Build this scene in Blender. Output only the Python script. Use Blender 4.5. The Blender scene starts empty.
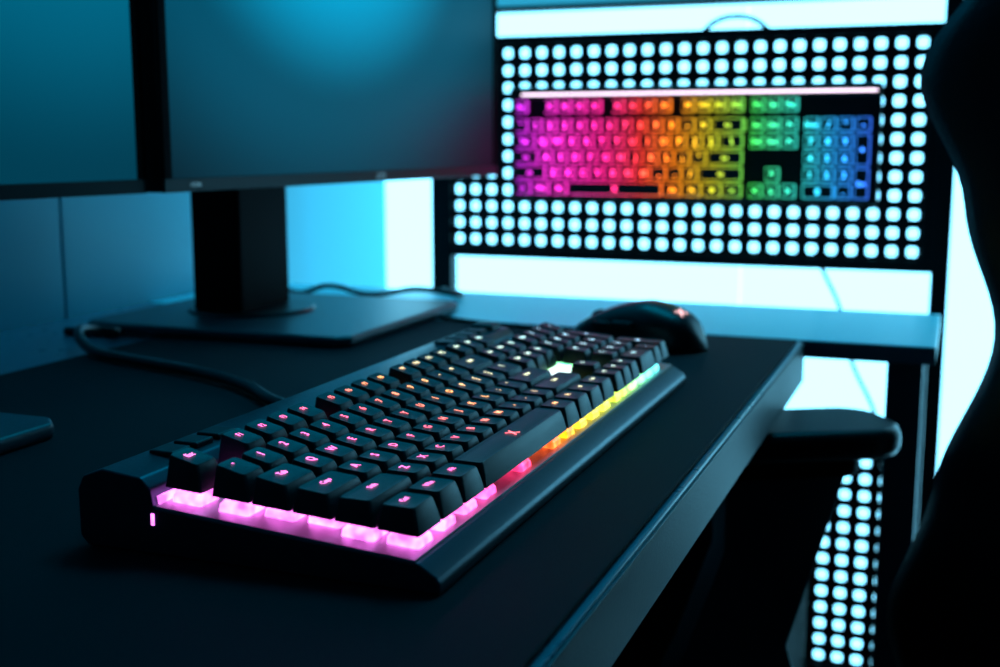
import bpy, bmesh, math
from mathutils import Vector, Matrix
C = bpy.context
scene = C.scene
scene.view_settings.view_transform = 'Standard'

# ---------------------------------------------------------------- materials
def mat(name, col, rough=0.5, metal=0.0, emis=None, estr=0.0, noise=0.0, nscale=200, bump=0.0, spec=0.5, coat=0.0):
    m = bpy.data.materials.new(name); m.use_nodes = True
    nt = m.node_tree; b = nt.nodes['Principled BSDF']
    b.inputs['Base Color'].default_value = (*col, 1)
    b.inputs['Roughness'].default_value = rough
    b.inputs['Metallic'].default_value = metal
    b.inputs['Specular IOR Level'].default_value = spec
    b.inputs['Coat Weight'].default_value = coat
    if emis:
        b.inputs['Emission Color'].default_value = (*emis, 1)
        b.inputs['Emission Strength'].default_value = estr
    if noise > 0 or bump > 0:
        tc = nt.nodes.new('ShaderNodeTexCoord'); n = nt.nodes.new('ShaderNodeTexNoise')
        n.inputs['Scale'].default_value = nscale; n.inputs['Detail'].default_value = 3
        nt.links.new(tc.outputs['Object'], n.inputs['Vector'])
        if noise > 0:
            mr = nt.nodes.new('ShaderNodeMapRange')
            mr.inputs['To Min'].default_value = max(0.02, rough-noise); mr.inputs['To Max'].default_value = min(1, rough+noise)
            nt.links.new(n.outputs['Fac'], mr.inputs['Value']); nt.links.new(mr.outputs['Result'], b.inputs['Roughness'])
        if bump > 0:
            bp = nt.nodes.new('ShaderNodeBump'); bp.inputs['Strength'].default_value = bump
            bp.inputs['Distance'].default_value = 0.001
            nt.links.new(n.outputs['Fac'], bp.inputs['Height']); nt.links.new(bp.outputs['Normal'], b.inputs['Normal'])
    return m

def rainbow(name, L, stops, strength, base=(0.02,0.02,0.02), vary=0.0):
    m = bpy.data.materials.new(name); m.use_nodes = True
    nt = m.node_tree; b = nt.nodes['Principled BSDF']
    b.inputs['Base Color'].default_value = (*base, 1); b.inputs['Roughness'].default_value = 0.4
    tc = nt.nodes.new('ShaderNodeTexCoord'); sx = nt.nodes.new('ShaderNodeSeparateXYZ')
    dv = nt.nodes.new('ShaderNodeMath'); dv.operation = 'DIVIDE'; dv.inputs[1].default_value = L
    r = nt.nodes.new('ShaderNodeValToRGB')
    nt.links.new(tc.outputs['Object'], sx.inputs[0]); nt.links.new(sx.outputs['X'], dv.inputs[0])
    nt.links.new(dv.outputs[0], r.inputs['Fac'])
    el = r.color_ramp.elements
    while len(el) < len(stops): el.new(0.5)
    for i, (p, c) in enumerate(stops): el[i].position = p
    for i, (p, c) in enumerate(stops): el[i].color = (*c, 1)
    nt.links.new(r.outputs['Color'], b.inputs['Emission Color'])
    b.inputs['Emission Strength'].default_value = strength
    if vary:
        n = nt.nodes.new('ShaderNodeTexNoise'); n.inputs['Scale'].default_value = 150; n.inputs['Detail'].default_value = 1
        mr = nt.nodes.new('ShaderNodeMapRange'); mr.inputs['From Min'].default_value=0.35; mr.inputs['From Max'].default_value=0.68
        mr.inputs['To Min'].default_value=strength*(1-vary); mr.inputs['To Max'].default_value=strength*(1+vary)
        nt.links.new(tc.outputs['Object'], n.inputs['Vector']); nt.links.new(n.outputs['Fac'], mr.inputs['Value'])
        nt.links.new(mr.outputs['Result'], b.inputs['Emission Strength'])
    return m

M_black = mat('black_plastic', (0.004,0.006,0.008), 0.38, noise=0.06, nscale=300, spec=0.35)
M_matte = mat('matte_black', (0.002,0.003,0.004), 0.6, spec=0.05)
M_cap = mat('keycap_plastic', (0.005,0.012,0.017), 0.42, bump=0.12, nscale=1500, spec=0.42)
M_plate = mat('brushed_plate', (0.55,0.5,0.55), 0.35, 0.2, noise=0.1, nscale=400)
M_case = mat('case_metal', (0.030,0.068,0.090), 0.34, 0.6, noise=0.08, nscale=500)
M_mat = mat('desk_mat_cloth', (0.002,0.011,0.016), 0.75, bump=0.5, nscale=1800, spec=0.12)
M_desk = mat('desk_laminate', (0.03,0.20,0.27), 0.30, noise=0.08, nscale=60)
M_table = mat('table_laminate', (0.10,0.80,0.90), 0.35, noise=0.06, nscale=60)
M_tedge = mat('table_edge', (0.02,0.09,0.13), 0.4)
M_edge = mat('desk_edge', (0.012,0.048,0.068), 0.45, bump=0.3, nscale=700, spec=0.35)
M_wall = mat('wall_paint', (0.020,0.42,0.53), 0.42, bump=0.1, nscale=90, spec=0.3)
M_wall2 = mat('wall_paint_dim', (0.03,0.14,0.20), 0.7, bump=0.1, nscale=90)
M_floor = mat('floor_dark', (0.008,0.014,0.018), 0.6, noise=0.1, nscale=20)
M_ceil = mat('ceiling_paint', (0.06,0.2,0.28), 0.9, bump=0.1, nscale=50)
M_peg = mat('pegboard_steel', (0.003,0.006,0.009), 0.5, 0.0, noise=0.05, spec=0.2)
M_leather = mat('chair_leather', (0.003,0.006,0.010), 0.45, bump=0.4, nscale=260, spec=0.3)
M_stand = mat('monitor_stand', (0.010,0.050,0.066), 0.40, noise=0.05)
M_bezel = mat('monitor_bezel', (0.003,0.014,0.02), 0.4, spec=0.25)
M_leg = mat('table_leg_steel', (0.02,0.05,0.07), 0.4, 0.3)
M_white = mat('logo_grey', (0.5,0.6,0.65), 0.5, emis=(0.4,0.8,0.95), estr=0.16)
M_glow = mat('light_panel_diffuser', (0.3,0.5,0.55), 0.6, emis=(0.20,0.70,1.0), estr=4.1)
M_mlogo = mat('mouse_logo_led', (0.1,0,0), 0.5, emis=(1,0.55,0.58), estr=2.0)

# ---------------------------------------------------------------- helpers
def link(o, parent=None):
    C.collection.objects.link(o)
    if parent: o.parent = parent
    return o
def empty(name, loc=(0,0,0), M=None):
    e = bpy.data.objects.new(name, None); e.empty_display_size = 0.05
    C.collection.objects.link(e)
    if M is not None: e.matrix_world = M
    else: e.location = loc
    return e
def meshobj(name, verts, faces, m, parent=None, smooth=False, bevel=0, seg=2, sub=0, M=None):
    me = bpy.data.meshes.new(name); me.from_pydata([tuple(v) for v in verts], [], faces); me.update()
    bm = bmesh.new(); bm.from_mesh(me); bmesh.ops.recalc_face_normals(bm, faces=bm.faces); bm.to_mesh(me); bm.free()
    if isinstance(m, (list, tuple)):
        for x in m: me.materials.append(x)
    else: me.materials.append(m)
    o = bpy.data.objects.new(name, me); link(o, parent)
    if M is not None: o.matrix_local = M
    if smooth:
        for p in me.polygons: p.use_smooth = True
    if bevel:
        b = o.modifiers.new('b', 'BEVEL'); b.width = bevel; b.segments = seg; b.limit_method = 'ANGLE'
        for p in me.polygons: p.use_smooth = True
        w = o.modifiers.new('w', 'WEIGHTED_NORMAL')
    if sub:
        s = o.modifiers.new('s', 'SUBSURF'); s.levels = sub; s.render_levels = sub
    return o
def box(name, lo, hi, m, parent=None, bevel=0.0, seg=2, M=None):
    x0,y0,z0 = lo; x1,y1,z1 = hi
    v = [(x0,y0,z0),(x1,y0,z0),(x1,y1,z0),(x0,y1,z0),(x0,y0,z1),(x1,y0,z1),(x1,y1,z1),(x0,y1,z1)]
    f = [(0,3,2,1),(4,5,6,7),(0,1,5,4),(1,2,6,5),(2,3,7,6),(3,0,4,7)]
    return meshobj(name, v, f, m, parent, bevel=bevel, seg=seg, M=M)
def prism(name, poly, h0, h1, m, parent=None, bevel=0, axis='z', M=None):
    def P(a,b,h):
        return {'z':(a,b,h),'x':(h,a,b),'y':(a,h,b)}[axis]
    n = len(poly)
    v = [P(a,b,h0) for a,b in poly]+[P(a,b,h1) for a,b in poly]
    f = [tuple(range(n)), tuple(range(2*n-1,n-1,-1))]+[(i,(i+1)%n,n+(i+1)%n,n+i) for i in range(n)]
    return meshobj(name, v, f, m, parent, bevel=bevel, M=M)
def cyl(name, p0, p1, r0, r1, m, parent=None, n=24, bevel=0):
    p0=Vector(p0); p1=Vector(p1); d=(p1-p0).normalized()
    a = d.orthogonal().normalized(); b = d.cross(a)
    v=[];f=[]
    for p,r in ((p0,r0),(p1,r1)):
        for i in range(n):
            t=2*math.pi*i/n; v.append(p+a*r*math.cos(t)+b*r*math.sin(t))
    f=[tuple(range(n)),tuple(range(2*n-1,n-1,-1))]+[(i,(i+1)%n,n+(i+1)%n,n+i) for i in range(n)]
    return meshobj(name, v, f, m, parent, bevel=bevel or 0.0008)
def cable(name, pts, r, m, parent=None):
    cu = bpy.data.curves.new(name,'CURVE'); cu.dimensions='3D'; cu.bevel_depth=r; cu.bevel_resolution=3; cu.use_fill_caps=True
    s = cu.splines.new('BEZIER'); s.bezier_points.add(len(pts)-1)
    for bp,p in zip(s.bezier_points, pts):
        bp.co=p; bp.handle_left_type='AUTO'; bp.handle_right_type='AUTO'
    cu.materials.append(m)
    o=bpy.data.objects.new(name,cu); return link(o,parent)
def rrect(cx, cy, w, d, r, k=3):
    pts=[]
    for (sx,sy,a0) in ((1,1,0),(-1,1,90),(-1,-1,180),(1,-1,270)):
        for i in range(k+1):
            a=math.radians(a0+90*i/k)
            pts.append((cx+sx*(w/2-r)+r*math.cos(a), cy+sy*(d/2-r)+r*math.sin(a)))
    return pts
# rrect corner arcs: quadrant angles already carry their sign
def rrect(cx, cy, w, d, r, k=3):
    pts=[]
    for (sx,sy,a0) in ((1,1,0),(-1,1,90),(-1,-1,180),(1,-1,270)):
        for i in range(k+1):
            a=math.radians(a0+90*i/k)
            pts.append((cx+sx*(w/2-r)+r*math.cos(a), cy+sy*(d/2-r)+r*math.sin(a)))
    return pts
_tcache={}
def textgeo(s, size, off=0.02):
    key=(s,size,off)
    if key in _tcache: return _tcache[key]
    cu=bpy.data.curves.new('t','FONT'); cu.body=s; cu.size=size; cu.align_x='CENTER'; cu.align_y='CENTER'
    cu.resolution_u=2; cu.offset=size*off
    o=bpy.data.objects.new('t',cu); C.collection.objects.link(o)
    dg=C.evaluated_depsgraph_get(); me=o.evaluated_get(dg).to_mesh()
    g=([tuple(v.co) for v in me.vertices],[tuple(p.vertices) for p in me.polygons])
    o.evaluated_get(dg).to_mesh_clear()
    bpy.data.objects.remove(o); bpy.data.curves.remove(cu)
    _tcache[key]=g; return g

# ---------------------------------------------------------------- keyboard
def layout():
    K=[]
    def add(r,x,w,l,h=1): K.append((r,x,w,l,h))
    add(5,0,1,'Esc')
    for i in range(4): add(5,2+i,1,'F%d'%(i+1))
    for i in range(4): add(5,6.5+i,1,'F%d'%(i+5))
    for i in range(4): add(5,11+i,1,'F%d'%(i+9))
    for i,l in enumerate(('Prt','Scr','Pau')): add(5,15.25+i,1,l)
    for i,l in enumerate('`1234567890-='): add(4,i,1,l)
    add(4,13,2,'Back')
    for i,l in enumerate(('Ins','Hm','Pg')): add(4,15.25+i,1,l)
    for i,l in enumerate(('Num','/','*','-')): add(4,18.5+i,1,l)
    add(3,0,1.5,'Tab')
    for i,l in enumerate('QWERTYUIOP[]'): add(3,1.5+i,1,l)
    add(3,13.5,1.5,'\\')
    for i,l in enumerate(('Del','End','Pg')): add(3,15.25+i,1,l)
    for i,l in enumerate('789'): add(3,18.5+i,1,l)
    add(2,21.5,1,'+',2)
    add(2,0,1.75,'Caps')
    for i,l in enumerate("ASDFGHJKL;'"): add(2,1.75+i,1,l)
    add(2,12.75,2.25,'Enter')
    for i,l in enumerate('456'): add(2,18.5+i,1,l)
    add(1,0,2.25,'Shift')
    for i,l in enumerate('ZXCVBNM,./'): add(1,2.25+i,1,l)
    add(1,12.25,2.75,'Shift'); add(1,16.25,1,'^')
    for i,l in enumerate('123'): add(1,18.5+i,1,l)
    add(0,21.5,1,'Ent',2)
    for i,l in enumerate(('Ctrl','Win','Alt')): add(0,1.25*i,1.25,l)
    add(0,3.75,6.25,'X')
    for i,l in enumerate(('Alt','Fn','=','Ctrl')): add(0,10+1.25*i,1.25,l)
    for i,l in enumerate('<v>'): add(0,15.25+i,1,l)
    add(0,18.5,2,'0'); add(0,20.5,1,'.')
    return K
def keyboard(name, M, desk, stops, gs, ls, lstops=None):
    L=0.444; slope=0.07 if desk else 0.0; z00=0.012 if desk else 0.016
    U=0.0193 if desk else 0.01905
    v0=0.0118 if desk else 0.006
    u0=0.0068 if desk else (L-22.5*U)/2
    zp=lambda v: z00+slope*v
    E=empty(name, M=M)
    mg=rainbow(name+'_underglow',L,stops,gs,vary=0.55 if desk else 0.0); ml=rainbow(name+'_legend_led',L,lstops or stops,ls)
    if desk:
        prof=[(0.0,0.0),(0.0,0.0040),(0.0015,0.0068),(0.0095,0.0120),(0.0105,zp(.0105)-0.0008),(0.132,zp(.132)-0.0008),(0.1335,0.0285),(0.138,0.0330),(0.158,0.0350),(0.168,0.031),(0.171,0.025),(0.171,0.004),(0.167,0.0)]
    else:
        prof=[(0.0,0.002),(0.0,0.012),(0.002,0.016),(0.124,0.016),(0.126,0.021),(0.137,0.021),(0.139,0.018),(0.139,0.002)]
    prism('case',prof,0,L,M_case if desk else M_black,E,bevel=0.0012,axis='x')
    if desk:
        a,b=0.0108,0.1325
        pv=[(0.0008,a,zp(a)-0.0012),(L-0.0008,a,zp(a)-0.0012),(L-0.0008,b,zp(b)-0.0012),(0.0008,b,zp(b)-0.0012)]
        pv+= [(x,y,zp(y)) for x,y,z in pv]
        meshobj('switch_plate',pv,[(0,3,2,1),(4,5,6,7),(0,1,5,4),(1,2,6,5),(2,3,7,6),(3,0,4,7)],M_plate,E)
    bmv=[];bmf=[];bmi=[]
    sv=[];sf=[]; lv=[];lf=[]
    H=[0.0104,0.0100,0.0098,0.0106,0.0120,0.0124]; T=[-0.05,-0.06,0.02,0.10,0.16,0.18]
    gap=0.0068 if desk else 0.0030
    for (r,x,w,l,h) in layout():
        cx=u0+(x+w/2)*U; cy=v0+(r+h/2)*U+(0.004 if r==5 else 0)
        W=w*U-0.0009; Dp=h*U-0.0009; hh=H[r]; tl=T[r]
        if desk:
            rings=[(W,Dp,0.0012,0,0.0),(W-0.0018,Dp-0.0018,0.0015,hh*0.5,0.0003),(W-0.0038,Dp-0.0038,0.0018,hh-0.0007,0.0008),(W-0.0048,Dp-0.0048,0.0018,hh,0.0008),(W-0.0082,Dp-0.0082,0.0015,hh-0.0003,0.0008)]
        else:
            tl=0; hh=0.0095
            rings=[(W-0.0014,Dp-0.0014,0.0012,0,0.0),(W-0.0020,Dp-0.0020,0.0015,hh*0.45,0.0003),(W-0.0044,Dp-0.0042,0.0020,hh-0.0008,0.0004),(W-0.0052,Dp-0.005,0.0020,hh,0.0004),(W-0.0085,Dp-0.0085,0.0015,hh-0.0003,0.0004)]
        base=len(bmv); n=16
        for k,(a,b,rr,zz,oy) in enumerate(rings):
            for (px,py) in rrect(cx,cy+oy,a,b,rr):
                z=zp(py)+gap+zz+(tl*(py-cy) if k>=2 else 0)
                bmv.append((px,py,z))
        bmf.append(tuple(base+i for i in range(n))); bmi.append(0)
        for k in range(len(rings)-1):
            for i in range(n):
                j=(i+1)%n
                bmf.append((base+k*n+i,base+k*n+j,base+(k+1)*n+j,base+(k+1)*n+i))
                bmi.append(1 if (k==1 and not desk) else 0)
        bmf.append(tuple(base+4*n+i for i in range(n))); bmi.append(0)
        cs=[(cx,cy)]
        if w>=6: cs=[(cx-2.5*U,cy),(cx,cy),(cx+2.5*U,cy)]
        elif w>=2: cs=[(cx-0.6*U,cy),(cx+0.6*U,cy)]
        for (sx,sy) in cs:
            b0=len(sv)
            for (a,zz) in ((0.0148,0),(0.0140,0.0028 if desk else 0.001),(0.0096,0.0058 if desk else 0.0026)):
                for (px,py) in rrect(sx,sy,a,a,0.001,1): sv.append((px,py,zp(py)+zz))
            for k in range(2):
                for i in range(8): sf.append((b0+k*8+i,b0+k*8+(i+1)%8,b0+(k+1)*8+(i+1)%8,b0+(k+1)*8+i))
            sf.append(tuple(b0+16+i for i in range(8)))
        size=0.0058 if len(l)==1 else 0.0041
        off=0.018 if desk else 0.04
        if not desk: size*=1.7
        if len(l)>3: size=0.0037
        if w>6: size=0.0085
        tv,tf=textgeo(l,size,off); b0=len(lv)
        dy=0.0022 if desk and w<=6 else 0.0
        for (a,b,c) in tv:
            px,py=cx+a,cy+dy+b
            lv.append((px,py,zp(py)+gap+hh+0.00010+tl*(py-cy)))
        lf+= [tuple(b0+i for i in f) for f in tf]
    o=meshobj('keycaps',bmv,bmf,[M_cap,mg],E)
    for p,i in zip(o.data.polygons,bmi): p.material_index=i
    for p in o.data.polygons: p.use_smooth = True
    o.modifiers.new('w','EDGE_SPLIT').split_angle=math.radians(35)
    meshobj('switches',sv,sf,mg,E)
    meshobj('legends',lv,lf,ml,E)
    if desk:
        box('light_bar',(0.004,0.1312,zp(.13)),(L-0.004,0.1330,zp(.13)+0.0035),mg,E)
        box('light_bar_end',(-0.0004,0.1315,0.013),(0.004,0.1330,0.018),mg,E)
        for i in range(3):
            box('media_key_%d'%(i+1),(0.03+i*0.018,0.143,0.033),(0.044+i*0.018,0.156,0.0363),M_cap,E,bevel=0.001)
        for i in range(4):
            box('media_key_%d'%(i+4),(0.345+i*0.018,0.143,0.033),(0.359+i*0.018,0.156,0.0363),M_cap,E,bevel=0.001)
        box('volume_roller',(0.418,0.141,0.030),(0.438,0.160,0.038),M_cap,E,bevel=0.003)
        box('plate_glow_patch',(0.308,0.0555,zp(.056)),(0.344,0.0655,zp(.066)+0.010),mat('plate_glow_emission',(0.2,0.4,0.4),0.4,emis=(0.85,1,1),estr=1.6),E,bevel=0.001)  # glowing block stands for key light showing on the bare plate
    else:
        box('light_bar',(0.016,0.1286,0.0205),(L-0.004,0.1312,0.0225),mat('bar_led',(0.3,0.3,0.3),0.4,emis=(1.0,0.8,1.0),estr=2.6),E)
        for i in range(3):
            box('media_key_%d'%(i+1),(0.36+i*0.02,0.1325,0.0205),(0.375+i*0.02,0.1375,0.023),M_cap,E,bevel=0.0005)
    return E

def frame(origin, X, Y, Z):
    m=Matrix.Identity(4)
    for i in range(3):
        m[i][0]=X[i]; m[i][1]=Y[i]; m[i][2]=Z[i]; m[i][3]=origin[i]
    return m
DZ=0.75
stops1=[(0.0,(0.85,0.16,0.85)),(0.12,(1.0,0.14,0.62)),(0.24,(1.0,0.05,0.28)),(0.36,(1.0,0.02,0.04)),(0.44,(1.0,0.18,0.0)),(0.55,(0.80,0.60,0.03)),(0.72,(0.45,0.8,0.06)),(0.87,(0.12,0.75,0.40)),(1.0,(0.05,0.5,0.9))]
lst1=[(0.0,(0.95,0.22,0.75)),(0.16,(1.0,0.14,0.48)),(0.30,(1.0,0.12,0.18)),(0.45,(1.0,0.40,0.12)),(0.60,(0.75,0.75,0.45)),(0.80,(0.5,0.85,0.80)),(1.0,(0.35,0.7,1.0))]
keyboard('mechanical_keyboard', frame((-0.179,0.404,DZ+0.0003),(0,1,0),(-1,0,0),(0,0,1)), True, stops1, 3.6, 3.6, lst1)
stops2=[(0.0,(0.35,0.02,0.7)),(0.12,(0.95,0.03,0.65)),(0.28,(1.0,0.02,0.28)),(0.38,(1.0,0.04,0.04)),(0.47,(1.0,0.22,0.01)),(0.58,(0.50,0.50,0.02)),(0.68,(0.05,0.6,0.08)),(0.80,(0.03,0.55,0.45)),(0.90,(0.02,0.30,0.8)),(1.0,(0.03,0.1,0.8))]
keyboard('mechanical_keyboard', frame((-0.533,1.452,0.850),(1,0,0),(0,0,1),(0,-1,0)), False, stops2, 1.7, 5.0)

# ---------------------------------------------------------------- room
box('floor',(-0.95,-2.0,-0.05),(2.6,1.80,0.0),M_floor)
box('ceiling',(-0.95,-2.0,2.4),(2.6,1.80,2.45),M_ceil)
box('wall_left',(-0.95,-2.0,0.0),(-0.85,1.80,2.4),M_wall)
box('wall_back',(-0.85,1.70,0.0),(2.6,1.80,2.4),M_wall2)
box('wall_right',(2.6,-2.0,0.0),(2.7,1.80,2.4),M_wall2)
box('wall_front',(-0.95,-2.1,0.0),(2.7,-2.0,2.4),M_wall2)
for i,(a,b) in enumerate(((-2.0,0.275),(0.278,0.955),(0.958,1.70))):
    box('trim_%d'%(i+1),(-0.85,a,0.0),(-0.83,b,2.4),M_wall,bevel=0.0015)
lp=empty('light_panel')
xs=[-0.828,-0.28,0.12,0.45]
for i in range(3):
    box('diffuser_%d'%(i+1),(xs[i]+0.001,1.672,0.10),(xs[i+1]-0.001,1.70,1.105),M_glow,lp)
box('top_rail',(-0.828,1.660,1.107),(0.45,1.70,1.114),M_peg,lp,bevel=0.001)
box('header',(-0.828,1.675,1.116),(0.45,1.70,1.22),mat('header_glow',(0.2,0.4,0.5),0.5,emis=(0.03,0.40,0.62),estr=0.8),lp)

# ---------------------------------------------------------------- desk
dk=empty('desk')
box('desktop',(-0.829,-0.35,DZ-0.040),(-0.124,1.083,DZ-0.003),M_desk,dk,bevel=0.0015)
box('edge_band',(-0.1245,-0.35,DZ-0.039),(-0.1225,1.083,DZ-0.0045),M_edge,dk,bevel=0.0005)
for i,(x,y) in enumerate(((-0.80,-0.30),(-0.80,1.0),(-0.50,-0.30),(-0.50,1.0))):
    box('leg_%d'%(i+1),(x,y,0),(x+0.05,y+0.05,DZ-0.04),M_matte,dk,bevel=0.002)
box('cross_beam',(-0.78,-0.28,0.62),(-0.74,1.03,0.70),M_matte,dk)
box('light_block_board',(-0.80,-0.28,0.2),(-0.79,1.03,0.62),M_matte,dk)  # unseen dark board, added to keep panel glow from under the desk
box('desk_mat',(-0.668,-0.20,DZ-0.003),(-0.128,1.072,DZ),M_mat,dk,bevel=0.001)

tb=empty('side_table')
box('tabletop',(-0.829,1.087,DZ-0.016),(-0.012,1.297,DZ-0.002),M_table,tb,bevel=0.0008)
box('edge_band',(-0.829,1.0855,DZ-0.018),(-0.012,1.0875,DZ-0.003),M_tedge,tb,bevel=0.0004)
box('leg_1',(-0.052,1.092,0),(-0.022,1.120,DZ-0.016),M_leg,tb,bevel=0.002)
box('leg_2',(-0.052,1.262,0),(-0.022,1.290,DZ-0.016),M_leg,tb,bevel=0.002)
box('leg_3',(-0.82,1.092,0),(-0.79,1.120,DZ-0.016),M_leg,tb,bevel=0.002)
box('leg_4',(-0.82,1.262,0),(-0.79,1.290,DZ-0.016),M_leg,tb,bevel=0.002)
box('rail',(-0.79,1.270,DZ-0.034),(-0.052,1.282,DZ-0.016),M_matte,tb)

cab=empty('light_block_cabinet')  # invented dark cabinet, added to block panel glow under the table
box('carcass',(-0.77,1.14,0.02),(-0.145,1.42,0.60),M_matte,cab,bevel=0.003)
for i in range(2):
    box('door_leaf_%d'%(i+1),(-0.765+0.310*i,1.128,0.04),(-0.460+0.310*i,1.141,0.59),M_black,cab,bevel=0.002)
    cyl('handle_%d'%(i+1),(-0.49+0.07*i,1.118,0.35),(-0.49+0.07*i,1.118,0.47),0.004,0.004,M_leg,cab)
for i,(x,y) in enumerate(((-0.75,1.16),(-0.18,1.16),(-0.75,1.39),(-0.18,1.39))):
    cyl('foot_%d'%(i+1),(x,y,0),(x,y,0.025),0.015,0.015,M_matte,cab)

# ---------------------------------------------------------------- pegboards
def pegboard(name, x0, z0, cols, rows, px, pz, hole, yy, margin, parent=None, th=0.002):
    v=[];f=[]
    k=2; hn=4*(k+1)
    hp=rrect(0,0,hole,hole,hole*0.27,k)
    for i in range(cols):
        for j in range(rows):
            cx=x0+i*px; cz=z0+j*pz; b=len(v)
            outer=[]
            for (a,c) in hp:
                s=max(abs(a)/(px/2),abs(c)/(pz/2)); outer.append((a/s,c/s))
            for q in range(4):
                idx=q*(k+1)+k//2
                sx=1 if outer[idx][0]>0 else -1; sz=1 if outer[idx][1]>0 else -1
                outer[idx]=(sx*px/2,sz*pz/2)
            for (a,c) in hp: v.append((cx+a,yy,cz+c))
            for (a,c) in outer: v.append((cx+a,yy,cz+c))
            for q in range(hn):
                r=(q+1)%hn; f.append((b+q,b+r,b+hn+r,b+hn+q))
    me=bpy.data.meshes.new(name); me.from_pydata(v,[],f)
    bm=bmesh.new(); bm.from_mesh(me); bmesh.ops.remove_doubles(bm,verts=bm.verts,dist=1e-5)
    bmesh.ops.recalc_face_normals(bm,faces=bm.faces); bm.to_mesh(me); bm.free()
    me.materials.append(M_peg)
    o=bpy.data.objects.new('perforated_sheet',me); link(o,parent)
    s=o.modifiers.new('s','SOLIDIFY'); s.thickness=th; s.offset=0
    return o
YP=1.47
pg=empty('pegboard')
PZ=0.0216
pegboard('p',-0.618,0.796,26,12,0.02276,PZ,0.0122,YP,0,pg)
X0,X1=-0.618-0.0114,-0.618+25.5*0.02276
Z0,Z1=0.796-PZ/2,0.796+11.5*PZ
box('frame_bottom',(-0.655,YP-0.008,Z0-0.012),(-0.012,YP+0.010,Z0+0.001),M_peg,pg,bevel=0.001)
box('frame_top',(-0.655,YP-0.008,Z1-0.001),(-0.012,YP+0.010,Z1+0.010),M_peg,pg,bevel=0.001)
box('frame_side',(X1-0.002,YP-0.007,Z0-0.011),(-0.012,YP+0.009,Z1+0.009),M_peg,pg,bevel=0.001)
box('upright_1',(-0.655,YP-0.009,0.0),(X0+0.002,YP+0.012,1.30),M_peg,pg,bevel=0.001)
box('upright_2',(-0.027,YP-0.009,0.0),(-0.008,YP+0.012,1.30),M_peg,pg,bevel=0.001)
cable('hanging_loop',[(-0.300,YP,Z1+0.008),(-0.285,YP,Z1+0.020),(-0.262,YP,Z1+0.025),(-0.238,YP,Z1+0.020),(-0.222,YP,Z1+0.008)],0.0028,M_peg,pg)
for i,x in enumerate((-0.45,-0.17)):
    box('keyboard_hook_%d'%(i+1),(x,1.4505,0.90),(x+0.014,YP,0.95),M_peg,pg)
pg2=empty('pegboard')
pegboard('p',-0.612,0.288,25,13,0.02276,0.0210,0.0122,YP,0,pg2)
box('frame_bottom',(X0+.003,YP-0.008,0.262),(X1-.003,YP+0.010,0.278),M_peg,pg2,bevel=0.001)
box('frame_top',(X0+.003,YP-0.008,0.550),(X1-.003,YP+0.010,0.560),M_peg,pg2,bevel=0.001)
box('frame_side_1',(X0+0.003,YP-0.006,0.27),(-0.6235,YP+0.008,0.556),M_peg,pg2)
box('frame_side_2',(-0.055,YP-0.006,0.27),(-0.0275,YP+0.008,0.556),M_peg,pg2)

cable('power_cable',[(-0.160,YP+0.02,0.79),(-0.150,1.50,0.765),(-0.130,1.51,0.72),(-0.115,1.51,0.66),(-0.08,1.51,0.58),(-0.07,1.50,0.40),(-0.08,1.50,0.003)],0.0024,M_matte)

# ---------------------------------------------------------------- monitors
def screen_mat(name, c1, r1, strength, ramp):  # emission gradient paints the room light reflected on the screens
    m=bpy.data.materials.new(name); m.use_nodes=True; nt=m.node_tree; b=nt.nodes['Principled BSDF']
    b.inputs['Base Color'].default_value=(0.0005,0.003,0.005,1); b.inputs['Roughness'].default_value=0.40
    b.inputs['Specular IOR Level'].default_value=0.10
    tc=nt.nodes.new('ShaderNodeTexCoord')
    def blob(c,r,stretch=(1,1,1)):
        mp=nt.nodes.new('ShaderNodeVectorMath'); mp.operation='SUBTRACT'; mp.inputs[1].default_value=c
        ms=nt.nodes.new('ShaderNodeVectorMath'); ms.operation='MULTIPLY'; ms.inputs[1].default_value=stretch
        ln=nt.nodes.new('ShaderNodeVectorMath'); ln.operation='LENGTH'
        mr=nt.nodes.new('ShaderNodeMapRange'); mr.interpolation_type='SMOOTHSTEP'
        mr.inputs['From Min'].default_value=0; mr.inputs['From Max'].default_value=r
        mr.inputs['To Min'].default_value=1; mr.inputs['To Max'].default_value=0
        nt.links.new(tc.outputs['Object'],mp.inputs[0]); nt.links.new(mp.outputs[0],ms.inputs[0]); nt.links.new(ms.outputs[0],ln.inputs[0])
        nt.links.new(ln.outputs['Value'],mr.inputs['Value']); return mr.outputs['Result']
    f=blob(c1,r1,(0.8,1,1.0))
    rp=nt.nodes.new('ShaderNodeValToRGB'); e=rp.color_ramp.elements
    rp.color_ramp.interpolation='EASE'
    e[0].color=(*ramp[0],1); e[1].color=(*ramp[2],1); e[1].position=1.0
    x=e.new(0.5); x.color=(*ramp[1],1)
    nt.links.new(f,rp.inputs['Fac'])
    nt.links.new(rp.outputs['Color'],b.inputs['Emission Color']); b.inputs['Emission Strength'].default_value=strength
    return m
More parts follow.
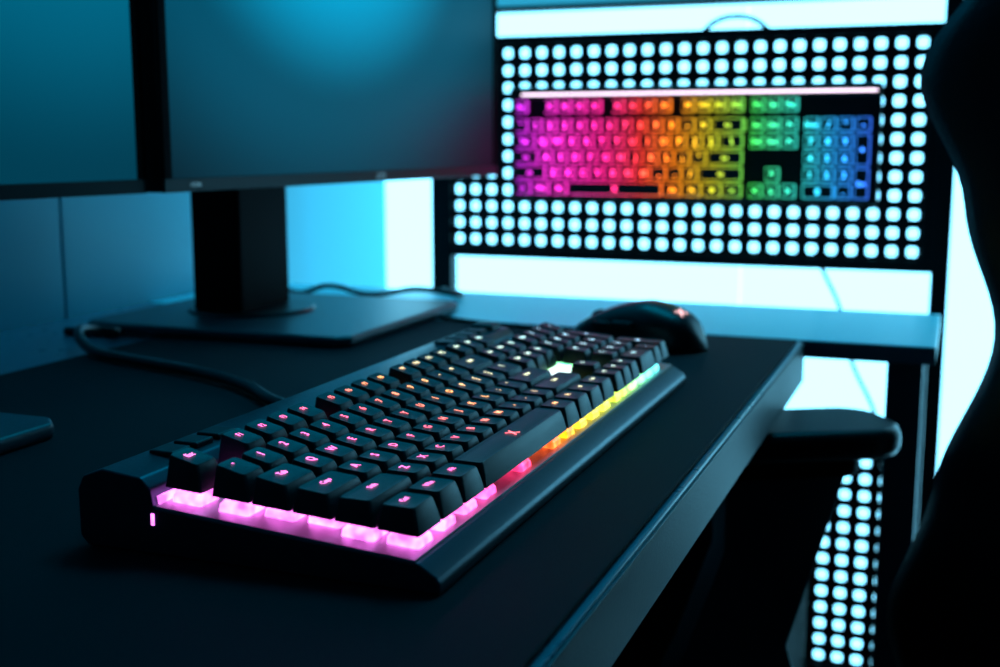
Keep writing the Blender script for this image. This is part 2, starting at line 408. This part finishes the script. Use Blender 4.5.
def monitor(A, ang, W, H, zb, smat, base, col):
    E=empty('computer_monitor')
    d=Vector((math.sin(ang),math.cos(ang),0)); n=Vector((math.cos(ang),-math.sin(ang),0))
    M=frame((A[0],A[1],zb),d,Vector((0,0,1)),n)
    box('housing',(0,0,-0.022),(W,H,-0.002),M_black,E,bevel=0.002,M=M)
    bz=0.009; bb=0.011
    box('bezel_bottom',(0,0,-0.003),(W,bb,0.0),M_bezel,E,bevel=0.0006,M=M)
    box('bezel_top',(0,H-bz,-0.003),(W,H,0.0),M_matte,E,bevel=0.0006,M=M)
    box('bezel_left',(0,bb,-0.003),(bz,H-bz,0.0),M_matte,E,bevel=0.0006,M=M)
    box('bezel_right',(W-bz,bb,-0.003),(W,H-bz,0.0),M_matte,E,bevel=0.0006,M=M)
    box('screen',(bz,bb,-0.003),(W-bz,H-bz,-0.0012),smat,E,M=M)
    prism('back_cover',[(0.08,0.05),(W-0.08,0.05),(W-0.05,H*0.5),(W-0.08,H-0.05),(0.08,H-0.05),(0.05,H*0.5)],-0.045,-0.021,M_black,E,bevel=0.01,M=M)
    for s,pu,sz in (('HDMI',0.035,0.005),('LCD',W*0.55,0.0085)):
        tv,tf=textgeo(s,sz)
        meshobj('logo_'+s.lower(),[(a+pu,b+bb*0.5,0.0003) for a,b,c in tv],tf,M_white,E,M=M)
    cx,cy=col
    mc=Vector((A[0],A[1],0))+d*W*0.5-n*0.04
    zz=zb+H*0.52
    cyl('arm',(mc.x,mc.y,zz),(cx,cy,zz),0.022,0.022,M_black,E)
    box('column',(cx-0.027,cy-0.045,DZ+0.010),(cx+0.027,cy+0.045,zz+0.04),M_matte,E,bevel=0.004)
    (x0,y0,x1,y1)=base
    c=0.012
    poly=[(x0+c,y0),(x1-c,y0),(x1,y0+c),(x1,y1-c),(x1-c,y1),(x0+c,y1),(x0,y1-c),(x0,y0+c)]
    prism('base_plate',poly,DZ+0.0002,DZ+0.010,M_stand,E,bevel=0.003)
    cyl('swivel_disc',(cx+0.01,cy,DZ+0.0095),(cx+0.01,cy,DZ+0.0135),0.062,0.060,M_black,E,n=40)
    return E
s1=screen_mat('screen_reflection_main',(0.24,0.27,0),0.40,0.88,((0.0,0.004,0.009),(0.0,0.085,0.155),(0.0,0.48,0.85)))
s2=screen_mat('screen_reflection_side',(0.50,0.26,0),0.50,0.46,((0.0,0.008,0.017),(0.0,0.10,0.18),(0.0,0.32,0.56)))
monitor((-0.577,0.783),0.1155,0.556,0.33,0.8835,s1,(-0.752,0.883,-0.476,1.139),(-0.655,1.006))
a2=0.175
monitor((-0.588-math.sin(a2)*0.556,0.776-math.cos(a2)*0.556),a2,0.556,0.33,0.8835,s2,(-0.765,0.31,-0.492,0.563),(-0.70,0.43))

# ---------------------------------------------------------------- mouse
mE=empty('computer_mouse', M=frame((-0.252,0.988,DZ),Vector((-0.985,0.17,0)),Vector((-0.17,-0.985,0)),Vector((0,0,1))))
v=[];f=[]; NS=22; NR=20
prof=[]
for i in range(NS+1):
    t=i/NS; x=-0.063+0.126*t
    w=0.033*(1-abs(2*t-1)**3.2)**0.5*(1-0.14*math.exp(-((t-0.55)/0.18)**2))
    hgt=0.041*(math.sin(math.pi*min(1,(t*0.86+0.10)))**0.62)*(1-0.40*max(0,t-0.4))
    if t<0.12: hgt*= (0.35+0.65*math.sin(math.pi/2*t/0.12))
    if t>0.94: hgt*= 1-0.35*((t-0.94)/0.06)
    prof.append((x,max(w,0.004),hgt))
for (x,w,h) in prof:
    for j in range(NR):
        a=math.pi*j/(NR-1)
        ca=math.cos(a); sa=math.sin(a)
        yy=w*(abs(ca)**0.7)*(1 if ca>=0 else -1); zz=0.0015+(h-0.0015)*(sa**0.75)
        v.append((x,yy*(1-0.10*math.exp(-((zz-0.012)/0.008)**2)),zz))
for i in range(NS):
    for j in range(NR-1):
        f.append((i*NR+j,i*NR+j+1,(i+1)*NR+j+1,(i+1)*NR+j))
f.append(tuple(range(NR))); f.append(tuple(NS*NR+j for j in range(NR)))
for i in range(NS): f.append((i*NR,(i+1)*NR,(i+1)*NR+NR-1,i*NR+NR-1))
meshobj('shell',v,f,M_black,mE,smooth=True)
def shell_h(x):
    for i in range(NS):
        if prof[i][0]<=x<=prof[i+1][0]:
            k=(x-prof[i][0])/(prof[i+1][0]-prof[i][0]); return prof[i][2]*(1-k)+prof[i+1][2]*k
    return 0.03
hw=shell_h(0.034)
cyl('scroll_wheel',(0.034,-0.0035,hw-0.0075),(0.034,0.0035,hw-0.0075),0.0095,0.0095,M_matte,mE,bevel=0.002)
box('side_button_1',(-0.008,0.0255,0.020),(0.010,0.0310,0.025),M_cap,mE,bevel=0.001)
box('side_button_2',(0.012,0.0255,0.019),(0.028,0.0305,0.024),M_cap,mE,bevel=0.001)
tv,tf=textgeo('X',0.013,0.04)
def top_h(x,y):
    w=[p for p in prof if p[0]<=x][-1][1]; h=shell_h(x)
    ca=min(0.99,(abs(y)/w))**(1/0.7); sa=math.sqrt(max(0,1-ca*ca)); return 0.0015+(h-0.0015)*sa**0.75
meshobj('logo',[(-0.042+a*0.8,b*1.2+0.004,top_h(-0.042+a*0.8,b*1.2+0.004)+0.0008) for a,b,c in tv],tf,M_mlogo,mE)
cable('cable',[(0.060,0,0.008),(0.085,-0.004,0.004),(0.13,-0.03,0.0025),(0.19,-0.035,0.0025),(0.23,-0.045,0.0025),(0.27,-0.10,0.0025)],0.0018,M_matte,mE)

cable('keyboard_cable',[(-0.345,0.640,DZ+0.010),(-0.375,0.647,DZ+0.006),(-0.41,0.665,DZ+0.005),(-0.46,0.705,DZ+0.005),(-0.52,0.735,DZ+0.005),(-0.60,0.760,DZ+0.005),(-0.66,0.785,DZ+0.006),(-0.695,0.815,DZ+0.014),(-0.705,0.845,DZ+0.010),(-0.700,0.870,DZ+0.004),(-0.76,0.875,DZ+0.001)],0.0042,M_black)
cable('monitor_cable',[(-0.69,1.06,DZ+0.06),(-0.70,1.13,DZ+0.04),(-0.70,1.18,DZ+0.004),(-0.66,1.19,DZ+0.012),(-0.62,1.195,DZ+0.004),(-0.60,1.20,DZ+0.004),(-0.56,1.205,DZ+0.011),(-0.52,1.23,DZ+0.004),(-0.56,1.28,DZ+0.002)],0.0030,M_black)

# ---------------------------------------------------------------- gaming chair
cE=empty('gaming_chair')
c0=Vector((0.147,0.752,0)); fu=Vector((-0.87,-0.493,0)); su=Vector((-0.493,0.87,0))
MC=frame(c0,fu,-su,Vector((0,0,1)))
def interp(t,tab):
    for (a,x),(b,y) in zip(tab,tab[1:]):
        if a<=t<=b:
            k=(t-a)/(b-a); k=k*k*(3-2*k); return x+(y-x)*k
    return tab[-1][1] if t>tab[-1][0] else tab[0][1]
Wt=[(0.46,.215),(0.57,.245),(0.66,.228),(0.79,.196),(0.88,.212),(0.97,.240),(1.05,.215),(1.13,.155),(1.20,.145),(1.28,.09)]
Bt=[(0.46,.07),(0.57,.100),(0.68,.075),(0.79,.052),(0.88,.078),(0.97,.110),(1.06,.065),(1.14,.045),(1.28,.01)]
v=[];f=[];NZ=40;n1=15
for i in range(NZ+1):
    z=0.46+0.82*i/NZ; w=interp(z,Wt); bo=interp(z,Bt)
    ring=[]
    for j in range(n1):
        s=-1+2*j/(n1-1); a=abs(s)
        k=max(0,(a-0.5)/0.5); k=k*k*(3-2*k)
        e=0.0 if a<0.93 else -0.012
        lum=0.02*math.exp(-((z-0.62)/0.1)**2)*(1-k)
        ring.append((bo*k+lum+e-0.02*(z-.5), s*w, z))
    for j in range(n1):
        s=1-2*j/(n1-1); a=abs(s); k=max(0,(a-0.5)/0.5)
        ring.append((-0.055+0.6*bo*k*k-0.02*(z-.5), s*w*0.985, z))
    v+=ring
n=2*n1
for i in range(NZ):
    for j in range(n): f.append((i*n+j,i*n+(j+1)%n,(i+1)*n+(j+1)%n,(i+1)*n+j))
f.append(tuple(range(n))); f.append(tuple(NZ*n+j for j in range(n)))
meshobj('backrest',v,f,M_leather,cE,smooth=True,sub=1,M=MC)
v=[];f=[];NX=16
for i in range(NX+1):
    t=i/NX; x=-0.02+0.48*t; w=0.255*(1-0.10*t)*(1-0.35*max(0,(t-0.88)/0.12)**2)
    dz=-0.03*max(0,(t-0.85)/0.15)**2
    ring=[]
    for j in range(n1):
        s=-1+2*j/(n1-1); a=abs(s); k=max(0,(a-0.6)/0.4); k=k*k*(3-2*k)
        ring.append((x,s*w,0.455+0.03*k*(1-0.5*t)+dz-(0.012 if a>0.95 else 0)))
    for j in range(n1):
        s=1-2*j/(n1-1); ring.append((x,s*w*0.93,0.375))
    v+=ring
for i in range(NX):
    for j in range(n): f.append((i*n+j,i*n+(j+1)%n,(i+1)*n+(j+1)%n,(i+1)*n+j))
f.append(tuple(range(n))); f.append(tuple(NX*n+j for j in range(n)))
meshobj('seat',v,f,M_leather,cE,smooth=True,sub=1,M=MC)
for i,sg in enumerate((1,-1)):
    pad=rrect(0.165,sg*0.315,0.25,0.092,0.035,6)
    prism('armrest_pad_%d'%(i+1),pad,0.677,0.702,M_black,cE,bevel=0.008,M=MC)
    prism('armrest_carrier_%d'%(i+1),rrect(0.15,sg*0.310,0.15,0.06,0.02,4),0.662,0.679,M_matte,cE,bevel=0.003,M=MC)
    yy=sg*0.310
    poly=[(0.085,0.666),(0.185,0.666),(0.185,0.60),(0.215,0.52),(0.265,0.42),(0.265,0.385),(0.08,0.385),(0.10,0.42),(0.130,0.52),(0.105,0.60)]
    vv=[(a,yy-0.018,b) for a,b in poly]+[(a,yy+0.018,b) for a,b in poly]; q=len(poly)
    ff=[tuple(range(q)),tuple(range(2*q-1,q-1,-1))]+[(k,(k+1)%q,q+(k+1)%q,q+k) for k in range(q)]
    meshobj('armrest_bracket_%d'%(i+1),vv,ff,M_leg,cE,bevel=0.003,M=MC)
    box('armrest_foot_%d'%(i+1),(0.10,min(sg*0.14,sg*0.324),0.362),(0.22,max(sg*0.14,sg*0.324),0.386),M_matte,cE,M=MC)
def L(x,y,z): return c0+fu*x-su*y+Vector((0,0,z))
cyl('gas_lift',L(0.22,0,0.10),L(0.22,0,0.37),0.028,0.022,M_matte,cE)
box('tilt_mechanism',(0.12,-0.09,0.345),(0.32,0.09,0.376),M_matte,cE,bevel=0.005,M=MC)
for i in range(5):
    a=2*math.pi*i/5+0.3
    p=L(0.22+0.30*math.cos(a),0.30*math.sin(a),0.075)
    cyl('base_arm_%d'%(i+1),L(0.22,0,0.115),p,0.030,0.018,M_black,cE)
    cyl('caster_stem_%d'%(i+1),p,p-Vector((0,0,0.03)),0.008,0.008,M_matte,cE)
    ax=Vector((-math.sin(a),math.cos(a),0))*0.022
    q=Vector((p.x,p.y,0.029))
    cyl('caster_%d'%(i+1),q-ax,q+ax,0.029,0.029,M_matte,cE,bevel=0.003)

# ---------------------------------------------------------------- lights
def area(name, loc, target, sx, sy, col, en):
    l=bpy.data.lights.new(name,'AREA'); l.shape='RECTANGLE'; l.size=sx; l.size_y=sy; l.color=col; l.energy=en
    o=bpy.data.objects.new(name,l); C.collection.objects.link(o); o.location=loc
    o.rotation_euler=(Vector(target)-Vector(loc)).to_track_quat('-Z','Y').to_euler(); return o
area('fill_above_cyan',(-0.3,1.45,2.1),(-0.4,0.9,0.75),0.9,0.4,(0.0,0.62,1.0),9)  # added fill above the frame, brightens desk and table tops
area('fill_side_cyan',(1.6,-0.6,1.9),(-0.5,0.9,0.8),0.8,0.8,(0.0,0.5,1.0),0.5)  # added weak fill from the room side, no visible source
w=bpy.data.worlds.new('World'); scene.world=w; w.use_nodes=True
w.node_tree.nodes['Background'].inputs[0].default_value=(0.0,0.02,0.04,1); w.node_tree.nodes['Background'].inputs[1].default_value=0.2

# ---------------------------------------------------------------- camera
cam=bpy.data.cameras.new('camera'); co=bpy.data.objects.new('camera',cam); C.collection.objects.link(co)
co.location=(0,0,DZ+0.174); cam.lens=43.2; cam.sensor_width=36; cam.clip_start=0.01
co.rotation_euler=(math.radians(90-9.14),0,math.radians(20.89))
cam.dof.use_dof=True; cam.dof.focus_distance=0.575; cam.dof.aperture_fstop=8.0
scene.camera=co
